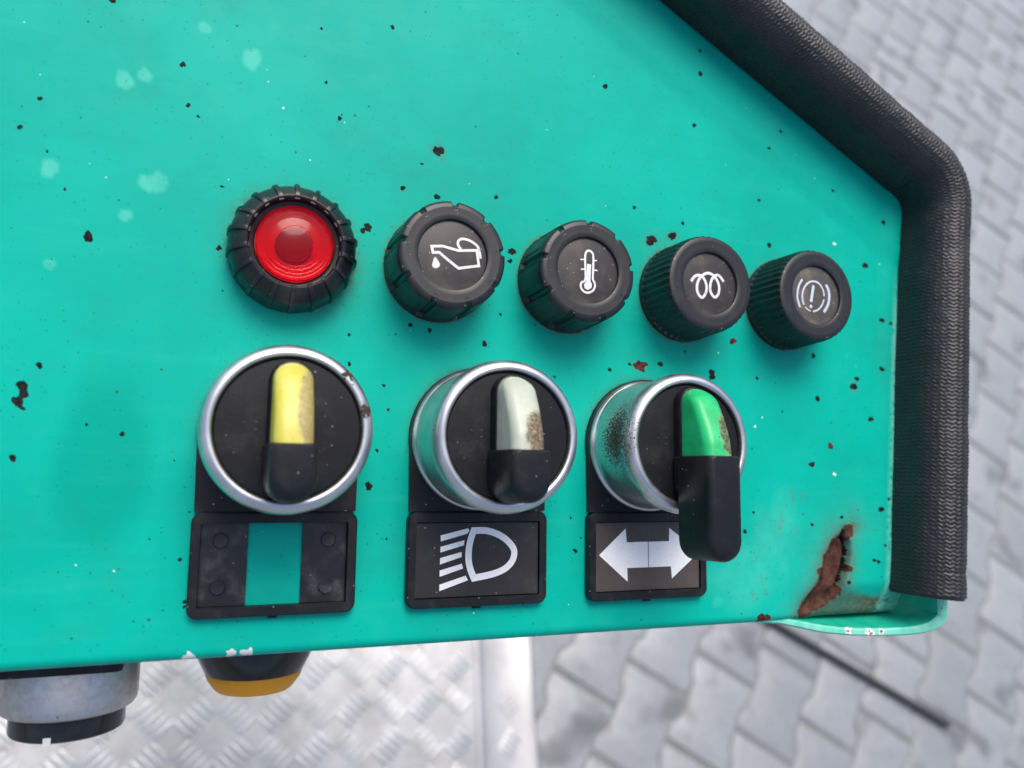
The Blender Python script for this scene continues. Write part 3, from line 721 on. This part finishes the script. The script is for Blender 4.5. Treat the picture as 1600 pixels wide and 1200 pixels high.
H = (.20+.24*vnoise(S_, T_, 3.1, 31))*(row**1.3)*(.35+.65*dash) + .07*(vnoise(S_, T_, .55, 33)-.5) + .24*(vnoise(S_, T_, 9, 22)-.5) + .10*(vnoise(S_, T_, 2.2, 23)-.5)
H += .14*np.exp(-((S_-S_.max()+6.5)/.5)**2)*-1.2*(T_ > 14) 
H *= smoothstep(0, 1.2, T_)*.9+.1
tap = -.5*smoothstep(S_.max()-1.0, S_.max(), S_)
off = so_[None,:] + sn[:,0][None,:]*(H+tap); hz = sz_[None,:] + sn[:,1][None,:]*(H+tap)
base = (1.0*smoothstep(cor[1]-14, cor[1]+6, path[:,1]) + .4)[:,None]
VX = path[:,0][:,None] + nrm[:,0][:,None]*off; VY = path[:,1][:,None] + nrm[:,1][:,None]*off; VZ = hz+base
ns, ntt = VX.shape; idx = np.arange(ns*ntt).reshape(ns, ntt)
q = np.stack([idx[:-1,:-1], idx[:-1,1:], idx[1:,1:], idx[1:,:-1]], -1).reshape(-1, 4)
V = np.stack([VX, VY, VZ], -1).reshape(-1, 3)
# close the cut end with a slightly sunken cap
cen = V[idx[-1]].mean(0); r1 = cen+(V[idx[-1]]-cen)*.82+np.array([0,.3,0]); V2 = np.concatenate([V, r1, [cen+np.array([0,.5,0])]])
b0 = ns*ntt; e_ = [(idx[-1,j], idx[-1,j+1], b0+j+1, b0+j) for j in range(ntt-1)] + [(b0+j, b0+j+1, b0+ntt, b0+ntt) for j in range(0)]
q = np.concatenate([q, np.array(e_)])
o = big_mesh('edge_trim', V2*MM, q, M['rubber'], console)
o['label'] = 'black knitted rubber edge trim around the sloping and right edge'
G = Geo(); G.add([tuple(p) for p in r1], [tuple(range(ntt))]); o2 = G.make('trim_end', M['rubber'], console, smooth=False)
# sheet-metal post that carries the console
G = Geo(); PI_ = PM.inverted()
def wbox(x0,x1,y0,y1,z0,z1):
    g = Geo().box(x0,x1,y0,y1,z0,z1); V = [tuple(PI_ @ Vector((v[0]*MM,v[1]*MM,v[2]*MM))/MM) for v in g.V]; G.add(V, g.F)
wbox(-110,-40,150,220,763,1418); 
G.make('post', M['paint_flange'], console, smooth=False)

# ------------------------------------------------------------------ rotary switches
def stadium(w, ya, yb, r=.6, n=12):
    """flat end at ya with small corner radius, round end at yb"""
    s = 1 if yb > ya else -1; pts = []
    for i in range(n+1):
        a_ = math.pi*i/n; pts.append((w*math.cos(a_), yb - s*w + s*w*math.sin(a_)))
    for i in range(4):
        a_ = math.pi/2*i/3; pts.append((-w+r-r*math.cos(a_), ya+s*r-s*r*math.sin(a_)))
    for i in range(4):
        a_ = math.pi/2*i/3; pts.append((w-r+r*math.sin(a_), ya+s*r-s*r*math.cos(a_)))
    return pts
def grip(G, w, ya, yb, z0, z1, wtop, under=None):
    L = []
    for z, ins in ((z0,0),(z0+(z1-z0)*.5,(w-wtop)*.5),(z1-1.3,w-wtop),(z1-.75,w-wtop+.14),(z1-.3,w-wtop+.45),(z1-.06,w-wtop+.95),(z1,w-wtop+1.5)):
        s = 1 if yb > ya else -1
        fi = 0 if ins <= w-wtop else (ins-(w-wtop))
        L.append([(x,y,z) for x,y in stadium(w-ins, ya+s*min(fi,.35)*.6, yb-s*(fi*1.5+.12*(z-z0)/(z1-z0)*w), .5)])
    G.loops(L)
def insert_geo(G, w, y0, y1, zb, prof):
    L = []; N = 22
    for i in range(N+1):
        t = i/N; y = y0+(y1-y0)*(1-(1-t)**1.6)
        hw = w if y < y1-w else math.sqrt(max(w*w-(y-(y1-w))**2, .0009))
        zt = np.interp(y, [p[0] for p in prof], [p[1] for p in prof]); zt = zb+(zt-zb)*max(.06, min(1, (hw/w)**.6))
        r = min(hw*.75, 1.9, (zt-zb)*.8); row = [(-hw, y, zb)]
        for k in range(7):
            a_ = math.pi/2*k/6; row.append((-hw+r-r*math.cos(a_), y, zt-r+r*math.sin(a_)))
        for k in range(7):
            a_ = math.pi/2*(1-k/6); row.append((hw-r+r*math.cos(a_), y, zt-r+r*math.sin(a_)))
        row.append((hw, y, zb)); L.append(row)
    G.loops(L)
BEZ = [(14.6,1.55),(14.65,2.0),(14.6,2.5),(14.25,2.75),(13.95,3.0),(13.9,4.5),(13.9,8),(13.92,11.5),(14.05,13.4),(14.35,14.8),(14.58,15.8),(14.62,16.6),(14.5,17.5),(14.2,18.3),(13.7,18.9),(13.1,19.15),(12.6,19.1),(12.3,18.85),(12.2,18.4),(12.2,17)]
def legend(sw, kind):
    G = Geo()
    up = [(-14.6,-14.75),(-14.75,-6)] + [(15.0*math.cos(math.radians(a_)), 15.0*math.sin(math.radians(a_))) for a_ in range(190, -11, -8)] + [(14.75,-6),(14.6,-14.75)]
    G.prism(up, .03, 1.5)
    O = rrect(-14.97,14.97,-33.8,-14.85,1.9); I = rrect(-13.3,13.25,-31.93,-16.85,.25)
    Oi = rrect(-14.67,14.67,-33.5,-15.15,1.6)
    L = [[(x,y,.03) for x,y in O],[(x,y,1.8) for x,y in O],[(x,y,2.15) for x,y in Oi],[(x,y,2.15) for x,y in I],[(x,y,.03) for x,y in I]]
    G.loops(L, False, False); G.box(-.8,.8,-34.35,-33.7,.1,.9)
    lp = G.make('legend_plate', M['plate_black'], sw, sharp=30)
    if kind == 'empty':
        lp['label'] = 'black legend plate with empty window showing the turquoise panel'
        for a_, b_ in ((-13.27,-4.95),(4.82,13.22)):
            G = Geo(); G.box(a_, b_, -31.9, -16.88, .05, .5); bevel(G.make('recess_floor', M['floor_black'], lp, smooth=False), .1)
        for (x, y) in EMPTY_BOSS:
            G = Geo(); G.lathe([(1.4,.48),(1.38,.95),(1.25,1.08),(.9,1.04)], 24, c=(x,y)); G.make('boss', M['floor_black'], lp)
    else:
        G = Geo(); G.box(-13.22, 13.17, -31.82, -17.05, .1, 1.5)
        m_ = M['label_black'] if kind == 'beam' else M['label_brown']
        la = bevel(G.make('label', m_, lp, smooth=False), .08); la['label'] = 'black label with headlamp beam sign' if kind == 'beam' else 'faded brown label with double arrow'
        G = Geo()
        if kind == 'beam':
            ribbon(G, smooth_path(HL_D[:11], 5) + smooth_path(HL_D[10:]+HL_D[:1], 4)[1:-1], 1.35, 1.53, closed=True)
            for b in (HL_B0,HL_B1,HL_B2,HL_B3,HL_B4): flat(G, [(x-.38*(x > -4), y) for x, y in b], 1.53)
        else:
            flat(G, AR_L, 1.53); flat(G, AR_R, 1.53)
        G.make('print', M['print'], lp, smooth=False)
def switch(i, label, ins_mat, chrome, long_, kind):
    sw = thing('rotary_switch', label, 'rotary switch', (*SW[i], 0), 'rotary selector switches in a row on the panel')
    G = Geo(); G.lathe(BEZ, 128, cap0=False, cap1=False); G.make('bezel', chrome, sw, sharp=60)
    G = Geo(); G.lathe([(12.1,16.5),(12.1,18.0),(11.95,18.2),(11.5,18.25)], 96); G.make('dial', M['dial_black'], sw)
    h = Geo(); L = []
    for z, ins in ((18.1,0),(19.2,.1),(20.0,.2),(20.4,.4),(20.5,.7)):      # low bed under the coloured lens
        L.append([(x,y,z) for x,y in stadium(3.75-ins, -8+ins, 11.6-ins, 1.2)])
    h.loops(L)
    if long_:
        grip(h, 4.15, -2.85, -12.2, 19.0, 23.5, 4.05)
        grip(h, 4.15, -2.8, -23.4, 20.4, 30.6, 3.75)
    else: grip(h, 4.25, -2.8, -12.6, 19.0, 30.4, 3.75)
    ho = h.make('handle', M['handle_black'], sw, sharp=38)
    if long_: ho['label'] = 'long black handle reaching over the label'
    G = Geo(); insert_geo(G, 3.15, -2.95, 11.0, 19.9, [(-3,29.3),(0,28.9),(3,27.9),(5.5,26.6),(8,25.2),(9.6,24.2),(11,22.6)])
    io = G.make('lever_lens', ins_mat, ho, sharp=50)
    legend(sw, kind); return sw
switch(0, 'rotary switch with yellow lever lens above an empty legend window', M['yellow'], M['chrome_flaked'], False, 'empty')
switch(1, 'rotary switch with grimy white lever lens above a headlamp symbol', M['white'], M['chrome'], False, 'beam')
switch(2, 'rotary switch with green lens and long black handle above a double arrow', M['green'], M['chrome_soot'], True, 'arrow')
# flaked chrome on the yellow switch's rim
# ------------------------------------------------------------------ indicator lamps
GRP = 'round indicator lamps in a row on the panel'
la = thing('indicator_lamp', 'red indicator lamp with ribbed black ring, first of the row', 'indicator lamp', (*LP[0], 0), GRP)
RING = [(12.0,.03),(12.05,1.5),(11.9,4.2),(11.7,5.6),(11.2,6.6),(10.6,7.3),(9.7,8.2),(9.15,8.75),(8.85,8.85),(8.55,8.7),(8.35,8.1),(8.2,6.9),(7.4,6.6),(7.3,4)]
G = Geo(); G.lathe(RING, 144, cap1=False)
for k in range(18):
    t = 2*math.pi*(k+.5)/18 + .0; ca, sa = math.cos(t), math.sin(t)
    L = []
    for r, z in ((12.0,.6),(12.35,1.2),(12.3,4.4),(12.05,6.0),(11.5,7.1),(10.8,7.9),(9.9,8.65),(9.2,9.05),(8.75,9.05),(8.6,8.6)):
        row = []
        for s, dz in ((-.52,-.65),(-.40,-.02),(0,.05),(.40,-.02),(.52,-.65)):
            rr = r + dz*.75; zz = z + dz*.6
            row.append((rr*ca-s*sa, rr*sa+s*ca, zz))
        L.append(row)
    G.loops(L)
G.make('lamp_ring', M['bezel_black'], la, sharp=45)
def zl(r): return 7.6+1.55*(1-(r/7.2)**2)
prof = []
for r in np.linspace(7.2, .05, 60):
    st = .09*((r*1.5) % 1.0) if r > 4.7 else (.10 if r > 3.05 else 0.0)                     # stepped rings of the lens
    prof.append((r, zl(r)-st))
low = [(r, 6.2 if r > 3.1 else 5.7) for r in (.05, 3.0, 3.2, 7.2)]
G = Geo(); G.lathe(low + prof, 96, cap0=True, cap1=True); G.make('lens', M['lens'], la, sharp=25)
G = Geo(); G.lathe([(7.25,6.15),(6.9,5.6),(5.2,4.9),(3.3,4.6)], 72, cap1=False); G.make('reflector', M['reflector'], la)
G = Geo(); G.lathe([(3.3,2.8),(3.25,5.3),(3.0,5.55),(1.0,5.6)], 48); G.make('bulb', M['bulb'], la)

def zdisc(r): return 11.35+.35*max(0, 1-(r/7)**2)
def follow(G, dz=.05): G.V = [(x, y, zdisc(math.hypot(x, y))+dz) for x, y, z in G.V]; return G
def lamp(i, label, style, draw, face, mat):
    t0 = thing('indicator_lamp', label, 'indicator lamp', (*LP[i], 0), GRP)
    if style == 'notched':
        def rm(t, r, z):
            q = ((t/(2*math.pi)*9 + .28) % 1)-.5; w = abs(q)*2*math.pi/9*11
            n = -.75*max(0, 1-(w/.75)**4) if w < .75 else 0
            fine = -.16*(1 if 1.0 < w < 2.0 and z < 10.6 else 0)
            return (n if z > 1.6 and r > 9.5 else 0) + (fine if z > 1.6 and r > 10 else 0)
        PR = [(11.45,.03),(11.5,1.4),(11.35,1.9),(11.3,5),(11.15,9),(11.05,10.6),(10.95,11.3),(10.7,11.75),(10.3,11.98),(9.6,12.06)]
        n = 540
    else:
        def rm(t, r, z):
            if r < 10.75 or z < 1.7: return 0
            return -.42*(.5-.5*math.cos(t*44))**.7*(1 if z < 10.9 else max(0, (11.9-z)/1.0))
        PR = [(11.45,.03),(11.5,1.4),(11.45,1.8),(11.4,2.2),(11.3,6),(11.15,10),(11.05,10.9),(10.9,11.5),(10.6,11.9),(10.3,12.03),(9.6,12.08)]
        n = 440
    G = Geo(); G.lathe(PR, n, rmod=rm, cap1=False)
    G.lathe([(9.6,12.06),(8.2,12.0),(7.35,12.02),(7.12,11.9),(7.02,11.6),(6.95,11.0)], n//2, cap1=False)
    if style == 'notched':
        pass
    G.make('lamp_cap', mat, t0, sharp=40)
    G = Geo(); G.lathe([(7.05,zdisc(7.05))]+[(r, zdisc(r)) for r in (6,5,4,3,2,1,.2)], 72); G.make('lamp_face', face, t0)
    G = Geo(); draw(G); follow(G); G.make('symbol', M['print_worn'] if i == 4 else M['print_icon'], t0, smooth=False)
def d_oil(G):
    ribbon(G, OIL_BODY, .54, 0, closed=True); ribbon(G, smooth_path(OIL_HANDLE, 5), .52, 0)
    flat(G, smooth_path(OIL_DROP, 4, True), 0)
def d_thermo(G):
    ribbon(G, smooth_path(TH_OUT, 4, True), .46, 0, closed=True); flat(G, TH_FILL, 0)
    for t_ in (TH_T0,TH_T1,TH_T2,TH_T3): ribbon(G, t_, .30, 0)
def d_glow(G): ribbon(G, smooth_path(GLOW, 5), .64, 0)
def d_brake(G):
    c = BR_C+BR_C[:1]
    ribbon(G, c[1:9], .42, 0); ribbon(G, c[9:13], .30, 0); ribbon(G, c[13:], .44, 0)
    ribbon(G, smooth_path(BR_L, 5), .50, 0); ribbon(G, smooth_path(BR_R, 5), .72, 0)
    ribbon(G, BR_E, .75, 0); cx, cy = BR_D[0]
    flat(G, [(cx+.42*math.cos(a_), cy+.42*math.sin(a_)) for a_ in np.linspace(0, 6.28, 13)[:-1]], 0)
lamp(1, 'notched black indicator lamp with white dripping oil can symbol', 'notched', d_oil, M['face_grey'], M['cap_black'])
lamp(2, 'notched black indicator lamp with white thermometer symbol', 'notched', d_thermo, M['face_grey'], M['cap_black'])
lamp(3, 'knurled black indicator lamp with white coiled heater symbol', 'knurled', d_glow, M['face_grey'], M['cap_black'])
lamp(4, 'knurled black indicator lamp with exclamation mark in a circle', 'knurled', d_brake, M['face_dirty'], M['cap_black'])

# ------------------------------------------------------------------ controls on the front face, pointing at the operator
RX = Matrix.Rotation(math.pi/2, 4, 'X')
bt = thing('push_button', 'black push button in a silver collar hanging under the panel edge', 'push button', (-24.5,-34.0,-25), rot=RX)
G = Geo(); G.prism(rrect(-16,10.2,-15,13.2,1.5), 1.2, 3.6); bevel(G.make('base_plate', M['plate_black'], bt, sharp=30), .3)
G = Geo(); G.lathe([(12.0,.05),(12.2,3.6),(12.35,4),(12.35,10.2),(12.2,11.2),(11.8,11.9),(11.2,12.3),(10.6,12.4),(10.4,12.0)], 96, cap1=False); G.make('collar', M['collar'], bt, sharp=60)
G = Geo(); G.lathe([(10.25,11.0),(10.2,15.6),(10.0,16.2),(9.5,16.5),(8.5,16.55)], 96); G.make('button_cap', M['gloss_black'], bt)
G = Geo(); G.box(-2.5,-1.2,9.2,10.24,15.2,16.58); G.make('pointer_mark', M['white_plastic'], bt, smooth=False)
hn = thing('push_button', 'black conical push button with amber ring under the panel edge', 'push button', (11.0,-34.0,-40), rot=RX)
G = Geo(); G.lathe([(14.2,.05),(14.2,3),(13.6,5.5),(12.2,8.6),(11.0,11.0),(10.8,11.3),(10.2,11.3)], 96); G.make('button_body', M['gloss_black'], hn)
G = Geo(); G.lathe([(10.7,11.3),(10.75,11.6),(10.2,12.9),(8.8,14.8),(8.2,15.3),(7.4,15.5)], 96); G.make('amber_ring', M['orange'], hn)
